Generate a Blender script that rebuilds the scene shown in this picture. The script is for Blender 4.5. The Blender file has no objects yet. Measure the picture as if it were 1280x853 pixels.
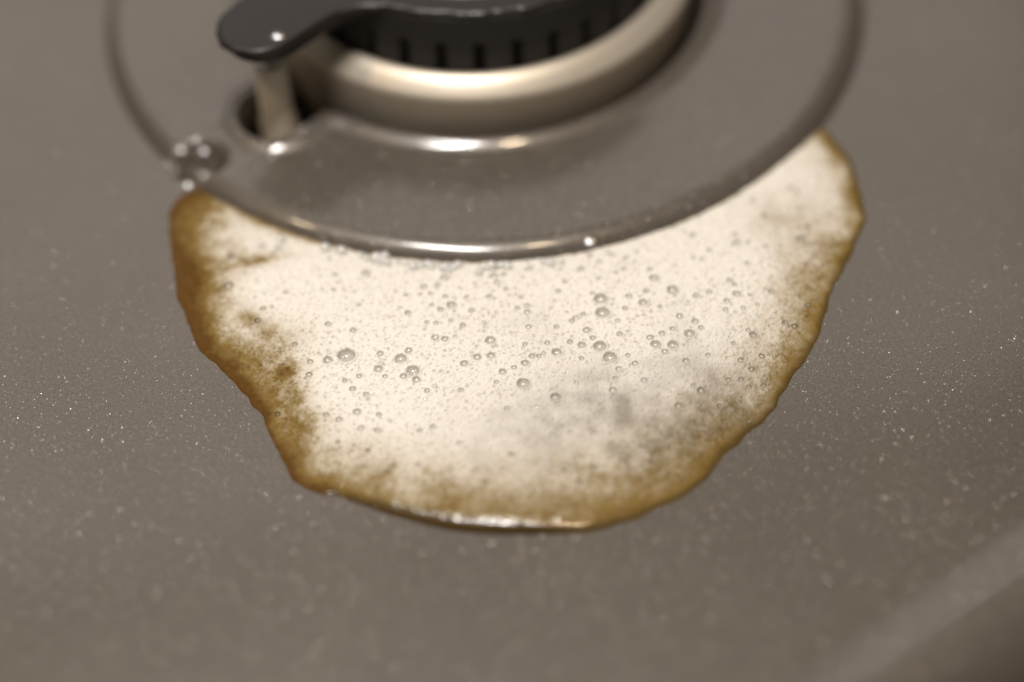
import bpy, bmesh, math, random
import numpy as np
from mathutils import Vector, Matrix, noise as mnoise

random.seed(7); rng = np.random.default_rng(11)
sc = bpy.context.scene
MM = 0.001
R = math.radians

# ------------------------------------------------------------------ camera
cam_d = bpy.data.cameras.new('camera'); cam = bpy.data.objects.new('camera', cam_d)
sc.collection.objects.link(cam); sc.camera = cam
ELEV, DIST, ROLL = R(49), 0.28194, R(-2)
C = Vector((0, -DIST*math.cos(ELEV), DIST*math.sin(ELEV)))
fw = -C.normalized(); r0 = Vector((1, 0, 0)); u0 = r0.cross(fw)
rr = r0*math.cos(ROLL) + u0*math.sin(ROLL); uu = -r0*math.sin(ROLL) + u0*math.cos(ROLL)
m = Matrix((rr, uu, -fw)).transposed().to_4x4(); m.translation = C
cam.matrix_world = m
cam_d.lens = 70; cam_d.sensor_width = 36; cam_d.clip_start = 0.01; cam_d.clip_end = 20
cam_d.dof.use_dof = True; cam_d.dof.focus_distance = 0.2775; cam_d.dof.aperture_fstop = 3.9

# ------------------------------------------------------------------ light: dim warm kitchen, lamp strip and two warm spots of a cooker hood
w = bpy.data.worlds.new('World'); sc.world = w; w.use_nodes = True
bg = w.node_tree.nodes['Background']; bg.inputs[0].default_value = (1.0, 0.86, 0.72, 1); bg.inputs[1].default_value = 0.11

def area(name, loc, target, sx, sy, power, col, shape='RECTANGLE'):
    l = bpy.data.lights.new(name, 'AREA'); l.shape = shape; l.size = sx; l.size_y = sy
    l.energy = power; l.color = col
    o = bpy.data.objects.new(name, l); sc.collection.objects.link(o)
    o.location = loc
    o.rotation_euler = (Vector(target) - Vector(loc)).to_track_quat('-Z', 'Y').to_euler()
    return o
area('hood_strip_lamp', (-0.05, -0.02, 0.40), (0, 0.02, 0), 0.11, 0.035, 1.30, (1.0, 0.97, 0.94))
area('hood_spot_lamp', (-0.30, -0.02, 0.46), (0, 0.02, 0), 0.022, 0.022, 0.26, (1.0, 0.76, 0.48), 'DISK')
area('hood_spot_lamp', (0.06, -0.03, 0.50), (0, 0.02, 0), 0.022, 0.022, 0.30, (1.0, 0.76, 0.48), 'DISK')
area('back_soft_lamp', (-0.25, 1.15, 0.88), (0, 0.03, 0), 1.5, 0.9, 3.4, (1.0, 0.95, 0.90))  # broad soft lamp added behind, for the sheen on the flat panel

sc.view_settings.view_transform = 'Standard'; sc.view_settings.look = 'None'
sc.view_settings.exposure = 0.0; sc.view_settings.gamma = 1.0; sc.view_settings.use_curve_mapping = False
sc.render.engine = 'CYCLES'
sc.cycles.use_denoising = True; sc.cycles.use_adaptive_sampling = False
sc.cycles.blur_glossy = 0.0
sc.cycles.max_bounces = 10; sc.cycles.transparent_max_bounces = 16
sc.cycles.caustics_reflective = False; sc.cycles.caustics_refractive = False

# ------------------------------------------------------------------ helpers
def link(name, me, mat=None, parent=None, smooth=True):
    o = bpy.data.objects.new(name, me); sc.collection.objects.link(o)
    if mat and not me.materials: me.materials.append(mat)
    if smooth: me.shade_smooth()
    if parent: o.parent = parent
    return o
def empty(name, loc, label=None, cat=None, group=None, kind=None):
    o = bpy.data.objects.new(name, None); sc.collection.objects.link(o)
    o.location = loc; o.empty_display_size = 0.01
    return tag(o, label, cat, group, kind)
def tag(o, label=None, cat=None, group=None, kind=None):
    for k, v in (('label', label), ('category', cat), ('group', group), ('kind', kind)):
        if v: o[k] = v
    return o
def npmesh(name, V, F):
    V = np.asarray(V, dtype=np.float32); F = np.asarray(F, dtype=np.int32)
    me = bpy.data.meshes.new(name)
    me.vertices.add(len(V)); me.vertices.foreach_set('co', V.ravel())
    k = F.shape[1]
    me.loops.add(F.size); me.loops.foreach_set('vertex_index', F.ravel())
    me.polygons.add(len(F)); me.polygons.foreach_set('loop_start', np.arange(0, F.size, k, dtype=np.int32))
    me.update(calc_edges=True); me.validate()
    return me
def gridfaces(nu, nv, wrap=False):
    i = np.arange(nu if wrap else nu-1)[:, None]; j = np.arange(nv-1)[None, :]
    i2 = (i+1) % nu
    a = i*nv+j; b = i2*nv+j; c = i2*nv+j+1; d = i*nv+j+1
    return np.stack([a, b, c, d], -1).reshape(-1, 4)
def lathe(name, prof, n=160, centre=(0, 0)):
    """prof: (radius, z) in mm"""
    prof = np.array(prof, float); th = np.linspace(0, 2*np.pi, n, endpoint=False)
    V = np.stack([centre[0]+np.cos(th)[:, None]*prof[:, 0], centre[1]+np.sin(th)[:, None]*prof[:, 0],
                  np.broadcast_to(prof[:, 1], (n, len(prof)))], -1).reshape(-1, 3)*MM
    return npmesh(name, V, gridfaces(n, len(prof), True))
def sstep(a, b, x):
    t = np.clip((x-a)/(b-a), 0, 1); return t*t*(3-2*t)
def fbm(X, Y, scale, seed=0, octaves=3):
    """smooth value noise, 0..1"""
    out = np.zeros(X.shape); amp = 1; tot = 0
    g = np.random.default_rng(seed)
    for o in range(octaves):
        N = 256; T = g.random((N, N))
        x = X/scale+1000.37*(o+1); y = Y/scale+777.7*(o+1)
        xi = np.floor(x).astype(int); yi = np.floor(y).astype(int); fx = x-xi; fy = y-yi
        fx = fx*fx*(3-2*fx); fy = fy*fy*(3-2*fy)
        v = (T[xi % N, yi % N]*(1-fx)+T[(xi+1) % N, yi % N]*fx)*(1-fy)+(T[xi % N, (yi+1) % N]*(1-fx)+T[(xi+1) % N, (yi+1) % N]*fx)*fy
        out += v*amp; tot += amp; amp *= .5; scale /= 2.03
    return out/tot

class NT:
    def __init__(s, name):
        s.m = bpy.data.materials.new(name); s.m.use_nodes = True; s.t = s.m.node_tree
        s.b = s.t.nodes['Principled BSDF']; s.out = s.t.nodes['Material Output']
    def n(s, typ, **kw):
        x = s.t.nodes.new(typ)
        for k, v in kw.items():
            if hasattr(x, k): setattr(x, k, v)
        return x
    def l(s, a, b): s.t.links.new(a, b)
    def set(s, **kw):
        for k, v in kw.items(): s.b.inputs[k.replace('_', ' ')].default_value = v
    def math(s, op, a, b=None, clamp=False):
        x = s.n('ShaderNodeMath', operation=op); x.use_clamp = clamp
        for i, v in enumerate((a, b)):
            if v is None: continue
            if isinstance(v, (int, float)): x.inputs[i].default_value = v
            else: s.l(v, x.inputs[i])
        return x.outputs[0]
    def mix(s, fac, a, b):
        x = s.n('ShaderNodeMix', data_type='RGBA')
        for sock, v in ((x.inputs[0], fac), (x.inputs[6], a), (x.inputs[7], b)):
            if isinstance(v, (int, float)): sock.default_value = v
            elif isinstance(v, tuple): sock.default_value = v+(1,) if len(v) == 3 else v
            else: s.l(v, sock)
        return x.outputs[2]

# ------------------------------------------------------------------ materials
def mat_enamel():
    k = NT('taupe_flake_enamel')
    tc = k.n('ShaderNodeTexCoord'); co = tc.outputs['Object']
    geo = k.n('ShaderNodeNewGeometry')
    # soft tone drift of the enamel
    nz = k.n('ShaderNodeTexNoise'); nz.inputs['Scale'].default_value = 2400; nz.inputs['Detail'].default_value = 2; k.l(co, nz.inputs['Vector'])
    nz2 = k.n('ShaderNodeTexNoise'); nz2.inputs['Scale'].default_value = 25; k.l(co, nz2.inputs['Vector'])
    f = k.math('ADD', k.math('MULTIPLY', nz.outputs[0], .75), k.math('MULTIPLY', nz2.outputs[0], .25))
    col = k.mix(f, (0.030, 0.024, 0.018), (0.212, 0.178, 0.144))
    k.l(col, k.b.inputs['Base Color'])
    k.set(Roughness=0.38, Metallic=0.2, Coat_Weight=.8, Coat_Roughness=0.075, Coat_IOR=1.55)
    # orange-peel relief
    op = k.n('ShaderNodeTexNoise'); op.inputs['Scale'].default_value = 1500; op.inputs['Detail'].default_value = 2; k.l(co, op.inputs['Vector'])
    bp = k.n('ShaderNodeBump'); bp.inputs['Strength'].default_value = .10; bp.inputs['Distance'].default_value = 0.0001; k.l(op.outputs[0], bp.inputs['Height'])
    k.l(bp.outputs[0], k.b.inputs['Normal'])
    # metallic flakes: small facets tilted at random
    shader = k.b.outputs[0]
    for scale, thr, tilt in ((9500, .78, .9), (5200, .92, .9)):
        v = k.n('ShaderNodeTexVoronoi'); v.inputs['Scale'].default_value = scale; k.l(co, v.inputs['Vector'])
        sep = k.n('ShaderNodeSeparateColor'); k.l(v.outputs['Color'], sep.inputs[0])
        sub = k.n('ShaderNodeVectorMath', operation='SUBTRACT'); k.l(v.outputs['Color'], sub.inputs[0]); sub.inputs[1].default_value = (.5, .5, .5)
        sca = k.n('ShaderNodeVectorMath', operation='SCALE'); k.l(sub.outputs[0], sca.inputs[0]); sca.inputs['Scale'].default_value = tilt
        ad = k.n('ShaderNodeVectorMath', operation='ADD'); k.l(sca.outputs[0], ad.inputs[0]); k.l(geo.outputs['Normal'], ad.inputs[1])
        no = k.n('ShaderNodeVectorMath', operation='NORMALIZE'); k.l(ad.outputs[0], no.inputs[0])
        gl = k.n('ShaderNodeBsdfGlossy'); gl.inputs['Color'].default_value = (.80, .74, .66, 1); gl.inputs['Roughness'].default_value = .28
        k.l(no.outputs[0], gl.inputs['Normal'])
        wn = k.n('ShaderNodeTexWhiteNoise'); k.l(v.outputs['Color'], wn.inputs['Vector'])
        on = k.math('GREATER_THAN', wn.outputs['Value'], thr)
        core = k.math('LESS_THAN', v.outputs['Distance'], .38)
        fac = k.math('MULTIPLY', k.math('MULTIPLY', on, core), .20)
        mx = k.n('ShaderNodeMixShader'); k.l(fac, mx.inputs[0]); k.l(shader, mx.inputs[1]); k.l(gl.outputs[0], mx.inputs[2])
        shader = mx.outputs[0]
    k.l(shader, k.out.inputs['Surface'])
    return k.m

def mat_foam():
    k = NT('milk_coffee_foam')
    def at(n):
        a = k.n('ShaderNodeAttribute'); a.attribute_name = n; return a.outputs['Fac']
    brown, grey, wet, film = at('brown'), at('grey'), at('wet'), at('film')
    tc = k.n('ShaderNodeTexCoord')
    nz = k.n('ShaderNodeTexNoise'); nz.inputs['Scale'].default_value = 1400; nz.inputs['Detail'].default_value = 3; k.l(tc.outputs['Object'], nz.inputs['Vector'])
    rp = k.n('ShaderNodeValToRGB'); cr = rp.color_ramp
    bb = k.math('ADD', brown, k.math('MULTIPLY', k.math('SUBTRACT', nz.outputs[0], .5), k.math('MULTIPLY', brown, .25)), True)
    k.l(bb, rp.inputs[0])
    stops = [(0, (.86, .815, .74)), (.33, (.66, .585, .475)), (.56, (.40, .322, .20)), (.76, (.235, .152, .042)), (1, (.105, .047, .005))]
    cr.elements[0].position = 0; cr.elements[0].color = stops[0][1]+(1,); cr.elements[1].position = 1; cr.elements[1].color = stops[4][1]+(1,)
    for p_, c_ in stops[1:4]:
        e_ = cr.elements.new(p_); e_.color = c_+(1,)
    dk = k.mix(grey, (1., 1., 1.), (.44, .42, .39))
    mu = k.n('ShaderNodeMix', data_type='RGBA', blend_type='MULTIPLY'); mu.inputs[0].default_value = 1
    k.l(rp.outputs[0], mu.inputs[6]); k.l(dk, mu.inputs[7]); col = mu.outputs[2]
    k.l(col, k.b.inputs['Base Color'])
    k.b.subsurface_method = 'RANDOM_WALK'
    k.set(Roughness=.65, Specular_IOR_Level=.12, Subsurface_Weight=.0, Subsurface_Radius=(1.0, .7, .45), Subsurface_Scale=.0006, Coat_Roughness=.085, Coat_IOR=1.5)
    k.l(k.math('ADD', k.math('MULTIPLY', wet, 1.0), .02, True), k.b.inputs['Coat Weight'])
    tr = k.n('ShaderNodeBsdfTransparent'); tr.inputs[0].default_value = (.75, .60, .36, 1)
    mx = k.n('ShaderNodeMixShader'); k.l(film, mx.inputs[0]); k.l(k.b.outputs[0], mx.inputs[1]); k.l(tr.outputs[0], mx.inputs[2])
    gl = k.n('ShaderNodeBsdfGlossy'); gl.inputs['Roughness'].default_value = .14
    fr = k.n('ShaderNodeFresnel'); fr.inputs[0].default_value = 1.5
    mx2 = k.n('ShaderNodeMixShader'); k.l(k.math('MULTIPLY', fr.outputs[0], film), mx2.inputs[0]); k.l(mx.outputs[0], mx2.inputs[1]); k.l(gl.outputs[0], mx2.inputs[2])
    k.l(mx2.outputs[0], k.out.inputs['Surface'])
    return k.m
def sock_clamp(k, s, a, b):
    mr = k.n('ShaderNodeMapRange'); k.l(s, mr.inputs[0]); mr.inputs[1].default_value = a; mr.inputs[2].default_value = b
    return mr.outputs[0]

def mat_film(name, tint, gloss, ior, rim=.62, white=0.):
    """soap-bubble film: clear, reflecting more at a grazing angle"""
    k = NT(name)
    tr = k.n('ShaderNodeBsdfTransparent'); tr.inputs[0].default_value = tint+(1,)
    gl = k.n('ShaderNodeBsdfGlossy'); gl.inputs['Roughness'].default_value = gloss
    lw = k.n('ShaderNodeLayerWeight'); lw.inputs[0].default_value = .5
    k.l(k.mix(k.math('POWER', lw.outputs['Facing'], 2.5), tint, tuple(c*rim for c in tint)), tr.inputs[0])
    fac = k.math('ADD', k.math('MULTIPLY', k.math('POWER', lw.outputs['Facing'], 4.0), .55), ior, True)
    mx = k.n('ShaderNodeMixShader'); k.l(fac, mx.inputs[0]); k.l(gl.outputs[0], mx.inputs[2])
    df = k.n('ShaderNodeBsdfTranslucent'); df.inputs[0].default_value = (.9, .88, .84, 1)
    d2 = k.n('ShaderNodeBsdfDiffuse'); d2.inputs[0].default_value = (.9, .88, .84, 1)
    a_ = k.n('ShaderNodeMixShader'); a_.inputs[0].default_value = .92; k.l(df.outputs[0], a_.inputs[1]); k.l(d2.outputs[0], a_.inputs[2])
    b_ = k.n('ShaderNodeMixShader'); b_.inputs[0].default_value = white; k.l(tr.outputs[0], b_.inputs[1]); k.l(a_.outputs[0], b_.inputs[2])
    k.l(b_.outputs[0] if white else tr.outputs[0], mx.inputs[1])
    k.l(mx.outputs[0], k.out.inputs['Surface'])
    return k.m

def mat_simple(name, col, rough, metal=0, noise=None, coat=0, bump=None):
    k = NT(name); k.set(Roughness=rough, Metallic=metal, Coat_Weight=coat, Coat_Roughness=.08)
    tc = k.n('ShaderNodeTexCoord')
    nz = k.n('ShaderNodeTexNoise'); nz.inputs['Scale'].default_value = (noise or (400, .25))[0]; nz.inputs['Detail'].default_value = 5
    k.l(tc.outputs['Object'], nz.inputs['Vector'])
    a = (noise or (400, .25))[1]
    k.l(k.mix(nz.outputs[0], tuple(c*(1-a) for c in col), tuple(min(1, c*(1+a)) for c in col)), k.b.inputs['Base Color'])
    if bump:
        n2 = k.n('ShaderNodeTexNoise'); n2.inputs['Scale'].default_value = bump[0]; n2.inputs['Detail'].default_value = 3; k.l(tc.outputs['Object'], n2.inputs['Vector'])
        bp = k.n('ShaderNodeBump'); bp.inputs['Strength'].default_value = bump[1]; bp.inputs['Distance'].default_value = .0002
        k.l(n2.outputs[0], bp.inputs['Height']); k.l(bp.outputs[0], k.b.inputs['Normal'])
    return k.m

ENAMEL = mat_enamel(); FOAM = mat_foam()
ALU = mat_simple('cast_aluminium', (0.68, 0.60, 0.49), .42, .5, (500, .08), bump=(3000, .15))
BLACK = mat_simple('black_enamel', (0.015, 0.011, 0.010), .42, 0, (900, .3), .10, bump=(2500, .10))
IRON = mat_simple('black_crown', (0.016, 0.014, 0.013), .55, 0, (900, .3), bump=(2500, .2))
CERAMIC = mat_simple('igniter_ceramic', (0.90, 0.82, 0.68), .30, 0, (300, .08), .3)
STEEL = mat_simple('electrode_steel', (0.45, 0.43, 0.40), .3, 1)
DARK = mat_simple('burner_cup_metal', (0.03, 0.026, 0.022), .6, .4)
WORKTOP = mat_simple('brown_worktop', (0.055, 0.036, 0.022), .5, 0, (60, .4))
FILM = mat_film('bubble_film', (.965, .965, .96), .17, .08)
GLINT_FILM = mat_film('glint_drop_film', (.94, .92, .88), .2, .10)  # for the drops added as glints

# ------------------------------------------------------------------ hob geometry (millimetres)
BC = np.array([-2.6, 77.3])       # centre of the raised burner plate
RC = np.array([-3.9, 77.6])       # centre of the burner itself
IG = np.array([-35.3, 46.2])      # spark igniter
DIM = np.array([-47.0, 37.2])     # dent in the plate's rim
R_OUT = 66.0
def smin(a, b, k):
    h = np.clip(.5+.5*(b-a)/k, 0, 1); return b*(1-h)+a*h-k*h*(1-h)
def hole_sd(x, y):
    return smin(np.hypot(x-RC[0], y-RC[1])-37.8, np.hypot(x-IG[0], y-IG[1])-5.6, 4.5)
_pr = np.linspace(58.5, 62.8, 125)
_pz = np.concatenate([[0], np.cumsum(np.tan(R(63)*((_pr[1:]-58.5)/4.3)**1.6)*np.diff(_pr))]); _pz = _pz[-1]-_pz
def plate_z(x, y):
    r = np.hypot(x-BC[0], y-BC[1]); s = hole_sd(x, y)
    z = np.interp(r, _pr, _pz)
    z = z + .85*np.exp(-((s-1.4)/1.3)**2)*(1-sstep(58, 61, r))
    du_ = -(x-DIM[0])*.742-(y-DIM[1])*.670; dv_ = (x-DIM[0])*.670-(y-DIM[1])*.742
    d0 = np.hypot(du_, dv_); dd = np.hypot(np.where(du_ > 0, du_*.55, du_), dv_)
    z = z*(1-.93*(1-sstep(1.9, 4.7, dd)))
    z = z-2.9*(1-sstep(.5, 4.4, np.hypot((x-DIM[0]-.4)*.82, y-DIM[1]-.3)))
    z = z-6.5*(1-np.sqrt(np.clip(1-np.clip((1.1-s)/2.2, 0, 1)**2, 0, 1)))
    return z

hob = empty('gas_hob', (0, 0, 0), 'taupe speckled enamel hob top with a raised round plate under the burner', 'hob')
# raised plate
TH = np.linspace(0, 2*np.pi, 1080, endpoint=False)
rin = np.empty_like(TH)
rs = np.arange(62, 30, -.05)
for i, t in enumerate(TH):
    s = hole_sd(BC[0]+rs*math.cos(t), BC[1]+rs*math.sin(t))
    rin[i] = rs[np.argmax(s < -1.0)]
T = np.concatenate([np.linspace(0, .28, 40, endpoint=False), np.linspace(.28, .66, 24, endpoint=False), np.linspace(.66, 1, 44)])
RRr = rin[:, None]+(R_OUT-rin)[:, None]*T[None]
X = BC[0]+RRr*np.cos(TH)[:, None]; Y = BC[1]+RRr*np.sin(TH)[:, None]
Z = plate_z(X, Y)
link('burner_plate', npmesh('burner_plate', np.stack([X, Y, Z], -1).reshape(-1, 3)*MM, gridfaces(len(TH), len(T), True)), ENAMEL, hob)
# flat panel round it, out to the straight front edge
nq = np.array([.573, -.82]); nq /= np.linalg.norm(nq); pq = np.array([-nq[1], nq[0]])
Q1 = 60.0; bq0, bq1, bp0, bp1 = -260, Q1, -230, 260
cq, cp = BC@nq, BC@pq
dq = np.cos(TH)*nq[0]+np.sin(TH)*nq[1]; dp = np.cos(TH)*pq[0]+np.sin(TH)*pq[1]
corner = [math.atan2(*(((q-cq)*nq+(p-cp)*pq)[::-1])) for q in (bq0, bq1) for p in (bp0, bp1)]
TH2 = np.sort(np.concatenate([TH, np.mod(corner, 2*np.pi)]))
dq = np.cos(TH2)*nq[0]+np.sin(TH2)*nq[1]; dp = np.cos(TH2)*pq[0]+np.sin(TH2)*pq[1]
with np.errstate(divide='ignore'):
    rmax = np.minimum(np.where(dq > 0, (bq1-cq)/dq, (bq0-cq)/dq), np.where(dp > 0, (bp1-cp)/dp, (bp0-cp)/dp))
T2 = np.linspace(0, 1, 24)**1.5
RR2 = R_OUT+(rmax-R_OUT)[:, None]*T2
V = np.stack([BC[0]+RR2*np.cos(TH2)[:, None], BC[1]+RR2*np.sin(TH2)[:, None], np.zeros_like(RR2)], -1).reshape(-1, 3)*MM
link('top_panel', npmesh('top_panel', V, gridfaces(len(TH2), len(T2), True)), ENAMEL, hob)
# rolled front edge
qs = np.concatenate([np.linspace(60, 72, 40), 72+13*np.sin(np.linspace(0, np.pi/2, 30))[1:]])
zs = -.26*sstep(60, 66, qs)+.75*sstep(64, 74, qs)
zz = zs-12*(1-np.sqrt(np.clip(1-(np.clip(qs-72, 0, 13)/13)**2, 0, 1)))
qs = np.append(qs, [85.0, 82.0]); zz = np.append(zz, [-22.0, -24.0])
ps = np.linspace(bp0, bp1, 50)
V = (qs[None, :, None]*nq+ps[:, None, None]*pq); V = np.concatenate([V, np.broadcast_to(zz[None, :, None], V.shape[:2]+(1,))], -1)
link('rolled_front_edge', npmesh('rolled_front_edge', V.reshape(-1, 3)*MM, gridfaces(50, len(qs))), ENAMEL, hob)
# dark cup below the hole, seen only in the gap round the burner
link('burner_cup', lathe('burner_cup', [(0, -9), (36, -9), (52, -9), (53, -4), (53, -1.5)], 96, RC), DARK, hob)

wt = link('worktop', npmesh('worktop', np.array([(-500, -500, -28), (500, -500, -28), (500, 500, -28), (-500, 500, -28)])*MM, [(0, 1, 2, 3)]), WORKTOP)
tag(wt, 'dark brown worktop under the front edge of the hob', 'worktop', None, 'structure')

# ------------------------------------------------------------------ gas burner
burner = empty('gas_burner', (RC[0]*MM, RC[1]*MM, 0), 'gas burner with black lugged cap over a pale metal ring', 'burner')
def arc(r0_, z0_, rad, a0, a1, n=8):
    return [(r0_+rad*math.cos(R(a)), z0_+rad*math.sin(R(a))) for a in np.linspace(a0, a1, n)]
prof = [(30, -8.8), (35.4, -8.8), (35.6, 0)]+[(36.1, 7.4)]+arc(34.9, 7.9, 1.2, 0, 48, 8)+[(34.6, 9.75), (33.6, 10.5)]+arc(32.9, 9.75, 1.0, 50, 110, 6)+[(31.95, 10.3), (31.9, 8)]
link('burner_ring', lathe('burner_ring', prof, 200), ALU, burner)
# black crown with gas slots: real notches round its wall
n = 34; bm = bmesh.new()
RW, RI = 31.7, 30.2
z0c, z1c, z2c = 9.8, 15.6, 20.2
per = 6
N = n*per
lo = []; mid = []; top = []
for i in range(N):
    a = 2*math.pi*(i+.5)/N
    slot = (i % per) in (3,)
    r = RI if slot else RW
    lo.append(bm.verts.new((r*math.cos(a), r*math.sin(a), z0c)))
    mid.append(bm.verts.new((r*math.cos(a), r*math.sin(a), z1c)))
up = [bm.verts.new((RW*math.cos(2*math.pi*(i+.5)/N), RW*math.sin(2*math.pi*(i+.5)/N), z1c+.001)) for i in range(N)]
u2 = [bm.verts.new((RW*math.cos(2*math.pi*(i+.5)/N), RW*math.sin(2*math.pi*(i+.5)/N), z2c)) for i in range(N)]
u3 = [bm.verts.new((30.6*math.cos(2*math.pi*(i+.5)/N), 30.6*math.sin(2*math.pi*(i+.5)/N), z2c+.05)) for i in range(N)]
for i in range(N):
    j = (i+1) % N
    for a, b in ((lo, mid), (mid, up), (up, u2), (u2, u3)):
        bm.faces.new((a[i], a[j], b[j], b[i]))
bm.faces.new(u3)
for v in bm.verts: v.co *= MM
me = bpy.data.meshes.new('burner_crown'); bm.to_mesh(me); bm.free()
link('burner_crown', me, IRON, burner, smooth=False)

# outlines of cap and lug, as signed distance -> polar radius (centre of burner)
LG = IG-RC; LA = math.atan2(LG[1], LG[0]); LD = float(np.hypot(*LG))
def cap_sd(x, y, rad, lr, ld, k):
    ca, sa = math.cos(LA), math.sin(LA)
    u = x*ca+y*sa; v = -x*sa+y*ca
    du = np.clip(u, 0, ld)
    return smin(np.hypot(x, y)-rad, np.hypot(u-du, v)-lr, k)
def outline(rad, lr, ld, k, n=360, off=0.):
    th = np.linspace(0, 2*np.pi, n, endpoint=False)
    rs = np.arange(rad+30, rad-6, -.02); out = []
    for t in th:
        s = cap_sd(rs*math.cos(t), rs*math.sin(t), rad, lr, ld, k)
        out.append(rs[np.argmax(s < off)])
    return th, np.array(out)
def plate(name, rings, mat, par, cap_top=True):
    """rings: list of (th, r, z) from bottom rim to top; closed with a fan"""
    nth = len(rings[0][0]); V = []
    for th, r, z in rings:
        V.append(np.stack([r*np.cos(th), r*np.sin(th), np.broadcast_to(z, r.shape)], -1))
    V = np.stack(V, 1).reshape(-1, 3); F = gridfaces(nth, len(rings), True)
    me = npmesh(name, V*MM, F)
    bm = bmesh.new(); bm.from_mesh(me)
    bm.verts.ensure_lookup_table(); k = len(rings)
    bm.faces.new([bm.verts[i*k+k-1] for i in range(nth)])
    bm.faces.new([bm.verts[i*k] for i in reversed(range(nth))])
    bm.normal_update(); bm.to_mesh(me); bm.free()
    o = link(name, me, mat, par)
    me.set_sharp_from_angle(angle=R(50))
    return o
# black lug of the crown, reaching over the igniter
th, ro = outline(29.0, 5.9, LD+.4, 9)
def off_ring(d, z): return (th, ro-d, z)
wob = 0.22*np.sin(th*23)+.16*np.sin(th*61+1)+np.random.default_rng(3).normal(0, .16, len(th))
plate('crown_lug', [(th, ro-1.0, 18.0), (th, ro-.2, 18.4), (th, ro-.1, 19.6), (th, ro-.6, 20.2)], IRON, burner)
th, ro = outline(31.3, 6.3, LD+1.0, 8)
capo = plate('burner_cap', [(th, ro-.6, 20.26), (th, ro+.1+wob*.5, 20.4), (th, ro+.1+wob*.6, 20.8), (th, ro-.25+wob*.7, 21.2), (th, ro-.8, 21.35), (th, ro-2.2, 21.4)], BLACK, burner)
# raised round centre of the cap
prof = [(28.3, 21.35), (28.0, 21.7), (27.4, 21.95), (26.5, 22.0), (24.6, 22.1), (24.2, 22.4), (22, 22.6), (0.01, 23.0)]
link('cap_disc', lathe('cap_disc', prof, 160), BLACK, capo)

# ------------------------------------------------------------------ spark igniter
ig = empty('spark_igniter', (IG[0]*MM, IG[1]*MM, 0), 'cream ceramic spark igniter standing in the notch under the black lug', 'igniter')
link('ceramic_sleeve', lathe('ceramic_sleeve', [(2.9, -8.8), (2.9, 2), (2.55, 2.4), (2.55, 12.6)]+arc(2.05, 12.6, .5, 0, 90, 5)+[(.5, 13.1)], 48), CERAMIC, ig)
link('electrode_pin', lathe('electrode_pin', [(.55, 13), (.55, 15.0), (.4, 15.4), (.01, 15.4)], 20), STEEL, ig)

# ------------------------------------------------------------------ the spill
OL = np.array([[-48.5,32.4],[-51.1,30.4],[-51.2,26.5],[-50.3,22.3],[-49.3,17.4],[-48.4,11.7],[-47.3,7.0],[-45.8,3.1],[-43.6,-0.5],[-41.1,-3.4],[-38.1,-6.9],[-35.7,-10.3],[-34.1,-13.2],[-32.9,-16.6],[-31.6,-20.2],[-30.0,-23.5],[-28.4,-24.8],[-25.2,-25.9],[-21.9,-27.3],[-18.7,-28.8],[-15.6,-30.1],[-12.4,-31.4],[-8.2,-32.7],[-3.0,-33.4],[3.3,-33.7],[7.5,-33.6],[11.7,-32.9],[16.0,-31.6],[20.3,-29.4],[23.7,-26.9],[26.7,-23.7],[29.7,-20.5],[32.7,-17.2],[35.9,-13.5],[38.0,-9.6],[40.7,-5.4],[43.2,-1.0],[44.7,3.5],[47.2,9.6],[49.6,14.2],[51.9,18.2],[53.5,21.9],[53.6,27.3],[53.3,31.6],[52.6,36.1],[50.6,40.4],[47,42.5]])
def smooth_poly(P, it=2):
    for _ in range(it):
        Q = np.roll(P, -1, 0); P = np.stack([.75*P+.25*Q, .25*P+.75*Q], 1).reshape(-1, 2)
    return P
inner = np.array([[44.5, 46], [30, 40], [0, 34], [-30, 36], [-44, 36]])
POLY = smooth_poly(np.concatenate([OL, inner]), 2)
STEP = .09
gx = np.arange(-54, 56.01, STEP); gy = np.arange(-36, 47, STEP)
GX, GY = np.meshgrid(gx, gy, indexing='ij')
def poly_sd_coarse():
    st = 1.0; cx_ = np.arange(-56, 58.01, st); cy_ = np.arange(-38, 49.01, st)
    A, B = np.meshgrid(cx_, cy_, indexing='ij'); P = np.stack([A.ravel(), B.ravel()], 1)
    return None
def sd_poly(P, poly):
    d = np.full(len(P), 1e9); inside = np.zeros(len(P), bool)
    Q = np.roll(poly, -1, 0)
    for a, b in zip(poly, Q):
        e = b-a; w_ = P-a; t = np.clip((w_@e)/(e@e+1e-12), 0, 1); dd = w_-t[:, None]*e
        d = np.minimum(d, (dd**2).sum(1))
        c = ((a[1] <= P[:, 1]) & (b[1] > P[:, 1])) | ((b[1] <= P[:, 1]) & (a[1] > P[:, 1]))
        if abs(b[1]-a[1]) > 1e-9:
            inside ^= c & (P[:, 0] < a[0]+(P[:, 1]-a[1])/(b[1]-a[1])*(b[0]-a[0]))
    return np.where(inside, 1, -1)*np.sqrt(d)
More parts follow.
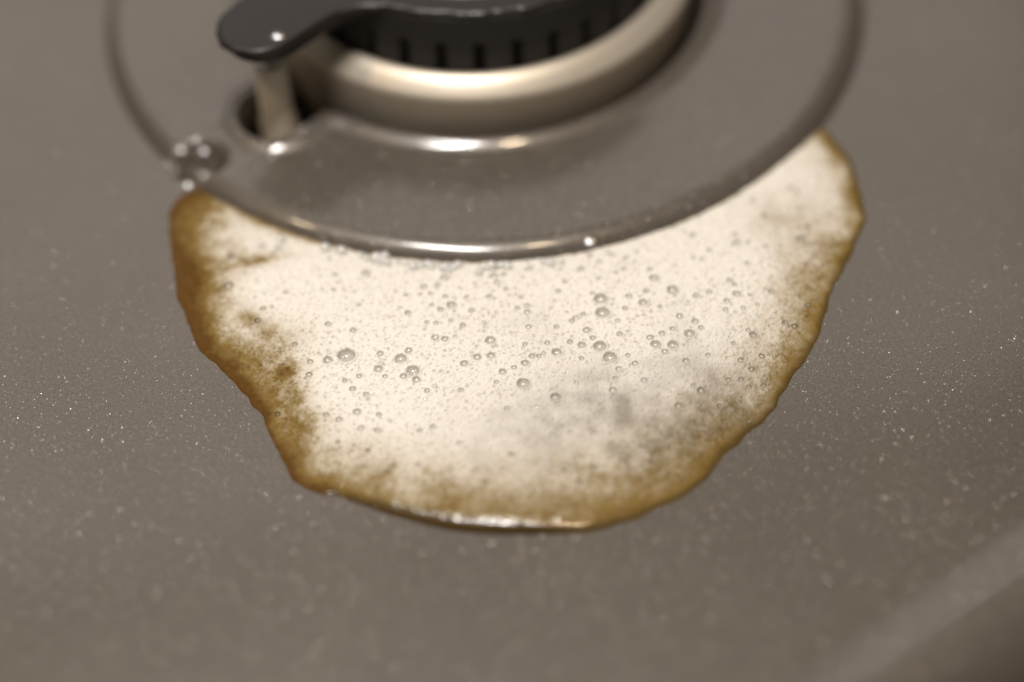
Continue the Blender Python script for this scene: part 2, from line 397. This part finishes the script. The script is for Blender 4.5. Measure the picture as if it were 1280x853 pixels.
# signed distance to the outer outline, on a half-millimetre grid, then interpolated
hx = np.arange(-55, 57.01, .25); hy = np.arange(-37, 48.01, .25)
HX, HY = np.meshgrid(hx, hy, indexing='ij')
HS = sd_poly(np.stack([HX.ravel(), HY.ravel()], 1), POLY).reshape(HX.shape)
def samp(x, y):
    fx = (x+55)/.25; fy = (y+37)/.25
    i = np.clip(np.floor(fx).astype(int), 0, len(hx)-2); j = np.clip(np.floor(fy).astype(int), 0, len(hy)-2)
    a = fx-i; b = fy-j
    return (HS[i, j]*(1-a)+HS[i+1, j]*a)*(1-b)+(HS[i, j+1]*(1-a)+HS[i+1, j+1]*a)*b
SD = samp(GX, GY)
front = np.exp(-.5*(((GX+4)/13)**4+((GY+33)/6)**4))     # the calm wet lip at the front
SD = SD+((fbm(GX, GY, 1.8, 61, 2)-.5)*.5+(fbm(GX, GY, 5, 62, 2)-.5)*1.3)*(1-front)
RP = np.hypot(GX-BC[0], GY-BC[1])-62.2          # distance outside the plate's foot

# base thickness: a rounded meniscus at the rim, almost flat inside
def base_h(sd, x, y):
    fr_ = np.exp(-.5*(((x+4)/12)**2+((y+33)/5)**2)); w_ = 2.6+1.0*fr_
    t = np.clip(sd/w_, 0, 1)
    h = (.36+1.0*fr_)*np.sqrt(np.clip(1-(1-t)**2, 0, 1))
    h = h+1.25*sstep(.6, 12, sd)+.18*(fbm(x, y, 9, 3, 2)-.5)*sstep(1, 4, sd)
    return np.where(sd < 0, -.06+sd*.5, h)
H = base_h(SD, GX, GY)
LOW = .35+.65*sstep(-.6, 5.5, RP)          # the sheet thins towards the plate
H = np.where(H > 0, H*LOW, H)
# brown liquid (thin or no foam) map ---------------------------------------------------
def gauss(x0, y0, sx, sy=None, rot=0):
    sy = sy or sx; c, s = math.cos(rot), math.sin(rot)
    u = (GX-x0)*c+(GY-y0)*s; v = -(GX-x0)*s+(GY-y0)*c
    return np.exp(-.5*((u/sx)**2+(v/sy)**2))
f1 = fbm(GX, GY, 6, 5, 4); f2 = fbm(GX, GY, 2.2, 8, 3)
f3 = fbm(GX, GY, .8, 31, 2)
wid = 9.5+3.5*gauss(-46, 12, 9, 20)+11*gauss(-4, -31, 16, 12)+13*gauss(23, -26, 14, 12)+4*gauss(42, 0, 8, 12)-1.5*gauss(48, 34, 8, 8)
B = np.clip(1.02-(SD+(f1-.5)*4.0)/wid, 0, 1)**1.85
B = B+.26*gauss(-47, 12, 4.5, 22)*sstep(0, .5, B)+.08*gauss(-34, -12, 4, 10)*sstep(0, .5, B)
B = np.clip(B+((f2-.5)*1.0+(f3-.5)*.7)*4*np.clip(B, 0, 1)*(1-np.clip(B, 0, 1))*.26, 0, 1)
B = B*(1-.17*sstep(-30, -12, GX))
patch = (.95*gauss(-36, 16.2, 2.6, .8, .15)+.55*gauss(-41, 16.5, 3, 2)+.7*gauss(-37, 4.6, 1.2, 2.2, .6)+.9*gauss(-31.6, -5, 1.3, 1.6)+.6*gauss(-30, -10, 1.3, 1.8)
         +.7*gauss(-29.5, -14, 2.4, 1.6)+.5*gauss(-34, 1, 3, 2)+.75*gauss(-49, 29, 3.5, 4)+.4*gauss(-43, 25, 4, 4)+.45*gauss(-33, -3, 3, 4)
         +.25*gauss(48, 36, 4, 6)+.34*gauss(41.5, 20.5, 4, 4)+.22*gauss(43, 12, 3, 6))
patch = .62*patch*np.clip(.1+1.2*f2+.7*f3, 0, 1.4)
rimb = (1-sstep(.0, .7+2.6*gauss(-38, 20, 8)+1.6*f1*f1, RP+.3))*(.45+.5*gauss(-30, 18, 15, 8)+.5*(f2-.5))
B = np.clip(np.maximum(B, rimb)+patch*(1-B), 0, 1)
# grey drifts where the foam is thin over the enamel
G = np.clip(.72*gauss(10, -15, 12, 6, .3)+.50*gauss(25, -17, 9, 7)+.40*gauss(41, 20, 4, 4)+.16*gauss(0, 2, 5, 3)+.2*gauss(31, -4, 6, 8), 0, 1)*np.clip(f1*1.6, 0, 1.4)*np.clip(.4+1.2*f2, 0, 1.5)
foamy = sstep(.4, 2.4, SD)*(1-.75*sstep(.62, .95, B))       # where bubbles stand

# bubbles ----------------------------------------------------------------------------
def pix(i, j): return None
BIG = [(-23.2,-3.1,1.25),(-15.6,-4.0,.88),(-13.9,-6.3,.95),(-15.2,-7.2,.55),(-13.4,-7.9,.6),(1.4,-9.3,.95),(5.7,-11.9,.72),(12.3,-3.0,.92),(13.6,-5.1,.98),(12.9,5.9,1.0),(13.0,3.3,1.05),
       (25.0,-1.2,.78),(22.5,-3.3,.78),(20.1,-3.0,.76),(23.3,7.2,.85),(20.8,9.6,.7),(-3.0,-1.2,.78),(6.2,-3.8,.72),(-4.9,-4.2,.62),(-3.0,-4.0,.62),(18.9,5.0,.70),(-21.5,-13.2,.6),(-20.9,-16.0,.5),(-9.4,11.2,.75),(-20.8,12.6,.7),(-40.8,11.4,.85),(10.4,12.1,.62),
       (-33.8,18.3,.62),(5.9,16.0,.62),(15.2,-.8,.5),(21.3,-4.4,.5),(24.1,-6.2,.52),(26.0,1.1,.55),(23.9,2.2,.55),(10.6,.2,.6),(9.2,2.6,.5),(-22.2,-9.1,.5),(17.0,-6.3,.5),(14.7,-7.2,.52),(33.3,16.0,.7),(29.2,14.8,.5),(38.0,21.4,.55),(42.4,27.0,.5),(-1.0,-13.5,.45),(-18.5,-2.9,.55),(-26.0,3.0,.5),(-10,5,.5),(-5.6,4.6,.5),(2.3,5.2,.5),(-.6,8.5,.45)]
ring_beads = []
g = np.random.default_rng(5)
for k in range(56):                       # beads crowding the plate's foot, whitened to stand for glitter
    x = g.normal(-9, 8) if k > 10 else g.uniform(-34, 12)
    yy = BC[1]-math.sqrt(62.8**2-(x-BC[0])**2)
    ring_beads.append((x, yy-.5-abs(g.normal(0, .8)), g.choice([.4, .5, .65, .85], p=[.3, .35, .25, .1])))
ring_beads += [(-33.6, 20.2, .7), (-27.0, 18.4, .8), (-24.6, 17.6, .85), (-21.8, 16.9, .5), (-19.4, 15.8, 1.0), (-18.2, 16.4, .8), (7.6, 13.9, .5), (14.5, 15.6, .45)]
placed = []
def free(x, y, r, lst, k=.9):
    for a, b, c in lst:
        if (a-x)**2+(b-y)**2 < (k*(c+r))**2: return False
    return True
for b in BIG: placed.append(b)
def ok_spot(x, y):
    i = int((x+54)/STEP); j = int((y+36)/STEP)
    if not (0 <= i < len(gx) and 0 <= j < len(gy)): return 0
    if RP[i, j] < .6: return 0
    return foamy[i, j]
tries = 0
while len(placed) < 430 and tries < 60000:
    tries += 1
    x = g.normal(6, 24); y = g.normal(2, 12)
    r = float(np.clip(g.lognormal(math.log(.36), .28), .26, .72))
    if g.random() < ok_spot(x, y)-.15 and free(x, y, r, placed): placed.append((x, y, r))
medium = []
cells = {}
def cell_free(x, y, r):
    ci, cj = int(x//1.6), int(y//1.6)
    for a in (-1, 0, 1):
        for b in (-1, 0, 1):
            for (p, q, s) in cells.get((ci+a, cj+b), ()):
                if (p-x)**2+(q-y)**2 < (.85*(r+s))**2: return False
    return True
for b in placed: cells.setdefault((int(b[0]//1.6), int(b[1]//1.6)), []).append(b)
for _ in range(26000):
    x = g.uniform(-50, 53); y = g.uniform(-33, 44)
    o = ok_spot(x, y)
    if o < .3 or g.random() > o: continue
    r = float(np.clip(g.lognormal(math.log(.19), .32), .11, .36))
    if cell_free(x, y, r):
        medium.append((x, y, r)); cells.setdefault((int(x//1.6), int(y//1.6)), []).append((x, y, r))
D = np.zeros_like(H); WET = np.zeros_like(H)
def stamp(x, y, r, kind):
    e = r*1.7+.1
    i0 = max(int((x-e+54)/STEP), 0); i1 = min(int((x+e+54)/STEP)+2, len(gx)); j0 = max(int((y-e+36)/STEP), 0); j1 = min(int((y+e+36)/STEP)+2, len(gy))
    if i0 >= i1 or j0 >= j1: return
    d = np.hypot(GX[i0:i1, j0:j1]-x, GY[i0:i1, j0:j1]-y)/r
    if kind == 0:      # open pit below a large bubble, with a raised lip
        bowl = -.55*r*np.sqrt(np.clip(1-d**2, 0, 1))
        lip = .22*r*np.exp(-((d-1.12)/.16)**2)
        D[i0:i1, j0:j1] += np.where(d < 1, bowl, 0)+lip
        m_ = 1-sstep(.75, 1.05, d)
        G[i0:i1, j0:j1] = np.maximum(G[i0:i1, j0:j1], m_*.5); WET[i0:i1, j0:j1] = np.maximum(WET[i0:i1, j0:j1], m_)
    else:              # small closed bubble: a low dome, a little greyer than the froth
        s = g.random()
        D[i0:i1, j0:j1] += np.where(d < 1, (.45 if s < .7 else -.45)*r*np.sqrt(np.clip(1-d**2, 0, 1)), 0)+.12*r*np.exp(-((d-1.15)/.2)**2)
        m_ = (1-sstep(.6, 1.05, d))*(.18+.5*s*s)
        G[i0:i1, j0:j1] = np.maximum(G[i0:i1, j0:j1], m_)
for b in medium: stamp(*b, 1)
for b in placed: stamp(*b, 0)
# finest froth
def worley(x, y, c, seed):
    g_ = np.random.default_rng(seed); n_ = 128; jx = g_.random((n_, n_)); jy = g_.random((n_, n_)); rad = g_.uniform(.35, .75, (n_, n_))
    u = x/c; v = y/c; iu = np.floor(u).astype(int); iv = np.floor(v).astype(int); h_ = np.zeros_like(u)
    for a in (-1, 0, 1):
        for b in (-1, 0, 1):
            k_, l_ = (iu+a) % n_, (iv+b) % n_; r_ = rad[k_, l_]
            d2 = (u-iu-a-jx[k_, l_])**2+(v-iv-b-jy[k_, l_])**2
            h_ = np.maximum(h_, r_*np.sqrt(np.clip(1-d2/r_**2, 0, 1)))
    return h_*c
froth = (worley(GX, GY, .36, 41)-.16)*.40+(worley(GX, GY, .8, 42)-.3)*.13+(fbm(GX, GY, 1.5, 22, 2)-.5)*.16
H = np.where(SD > 0, H+(D+froth)*foamy+froth*.25*sstep(1.4, 3, SD), H)
EDGE = (1-sstep(1.6, 3.0, SD))*np.clip(1.2*gauss(-4, -33, 11, 4)+.10, 0, 1)
B = np.clip(B-(froth-froth.mean())*1.1*4*B*(1-B)*foamy, 0, 1)
WETA = np.clip(np.maximum(np.maximum(WET*.6, .06*sstep(.6, .9, B)), EDGE), 0, 1)
FILMA = np.clip((1-sstep(0, 1.5+1.2*gauss(-11, -32, 9, 4), SD+(f2-.5)*.8))*np.clip(gauss(-11, -32, 9, 4)*1.5+.55*sstep(-30, -15, GX), 0, 1), 0, .9)
PZ = plate_z(GX, GY); PZ = np.where(RP > 4, 0, PZ)
keepv = (SD > -.45) & (H > PZ-.5) & (RP > -6)
idx = -np.ones(GX.shape, int)
kc = keepv[:-1, :-1] & keepv[1:, :-1] & keepv[1:, 1:] & keepv[:-1, 1:]
used = np.zeros_like(keepv); used[:-1, :-1] |= kc; used[1:, :-1] |= kc; used[1:, 1:] |= kc; used[:-1, 1:] |= kc
idx[used] = np.arange(used.sum())
F = np.stack([idx[:-1, :-1][kc], idx[1:, :-1][kc], idx[1:, 1:][kc], idx[:-1, 1:][kc]], 1)
spill = empty('coffee_foam_spill', (0, 0, 0), 'spilled milky coffee foam with brown edges lying against the raised plate', 'spill')
me = npmesh('foam_sheet', np.stack([GX[used], GY[used], H[used]], 1)*MM, F)
for nm, arr in (('brown', B), ('grey', G), ('wet', WETA), ('film', FILMA)):
    a = me.attributes.new(nm, 'FLOAT', 'POINT'); a.data.foreach_set('value', arr[used].astype(np.float32))
link('foam_sheet', me, FOAM, spill)

# bubble films: one shared sphere, one object for each bubble
bm = bmesh.new(); bmesh.ops.create_icosphere(bm, subdivisions=3, radius=1.0)
bme = bpy.data.meshes.new('bubble'); bm.to_mesh(bme); bm.free()
def h_at(x, y):
    i = int(np.clip((x+54)/STEP, 0, len(gx)-1)); j = int(np.clip((y+36)/STEP, 0, len(gy)-1))
    return float(base_h(SD[i:i+1, j], GX[i:i+1, j], GY[i:i+1, j])[0]*LOW[i, j])
for x, y, r in sorted(placed, key=lambda b: -b[2])[:212]:
    o = link('bubble', bme, FILM, spill); o.scale = (r*MM, r*MM, r*.85*MM); o.location = (x*MM, y*MM, (h_at(x, y)-.30*r)*MM)
BEAD = mat_film('glitter_bead_film', (.99, .99, .985), .16, .14, .97, .85)  # mostly white: glitter of the beads put into their colour
bme2 = bme.copy(); bme2.materials.clear()
for x, y, r in ring_beads:
    o = link('bubble', bme2, BEAD, spill); o.scale = (r*MM,)*3; o.location = (x*MM, y*MM, (h_at(x, y)+r*.35)*MM)
print('foam verts', used.sum(), 'bubbles', len(placed), len(medium), len(ring_beads))

# ------------------------------------------------------------------ clear drops added on the enamel for their glints
def droplet(x, y, r, h, label, tilt=None, z=None):
    cr = (r*r+h*h)/(2*h); am = math.asin(r/cr)
    me = lathe('glint_droplet', [(cr*math.sin(a), cr*(math.cos(a)-math.cos(am))) for a in np.linspace(am, am*.02, 12)], 32)
    o = link('glint_droplet', me, GLINT_FILM)
    pz = lambda a, b: float(plate_z(np.array([a]), np.array([b]))[0])
    e = .3; nrm = Vector((-(pz(x+e, y)-pz(x-e, y))/(2*e), -(pz(x, y+e)-pz(x, y-e))/(2*e), 1)) if tilt is None else Vector(tilt)
    o.location = (x*MM, y*MM, ((pz(x, y) if z is None else z)-.02)*MM)
    o.rotation_euler = nrm.to_track_quat('Z', 'Y').to_euler()
    tag(o, label, 'droplet', 'drops added for glints on the enamel plate')
droplet(12.0, 17.6, 1.3, .17, 'flat clear droplet added for a glint near the front of the plate, right of the long glint', (-.05, -.42, 1))
droplet(5.0, 14.9, .8, .12, 'small clear droplet added for a glint at the foot of the plate front, above the foam', (-.05, -.42, 1))
droplet(-35.9, 37.4, 1.4, .20, 'clear droplet added for a glint on the lip just in front of the spark igniter')
droplet(-33.6, 36.9, 1.0, .14, 'smaller clear droplet added for a glint on the plate just right of the one in front of the igniter')
droplet(-26.2, 41.6, 1.3, .20, 'clear droplet added for a glint on the lip corner between the igniter and the pale ring')
droplet(-50.2, 39.9, 1.2, .22, 'clear droplet added for a glint at the outer corner of the dent in the plate rim', (0, -.48, 1))
droplet(-46.8, 40.6, 1.3, .22, 'clear droplet added for a glint on the inner upper edge of the dent in the plate rim', (.04, -.52, 1))
droplet(-48.6, 32.9, 1.2, .2, 'clear droplet added for a glint at the top left tip of the spilled foam', (.04, -.48, 1), .9)
droplet(-33.0, 42.2, 1.2, .14, 'clear droplet added for a glint on the front edge of the black lug', (.04, -.56, 1), 21.4)
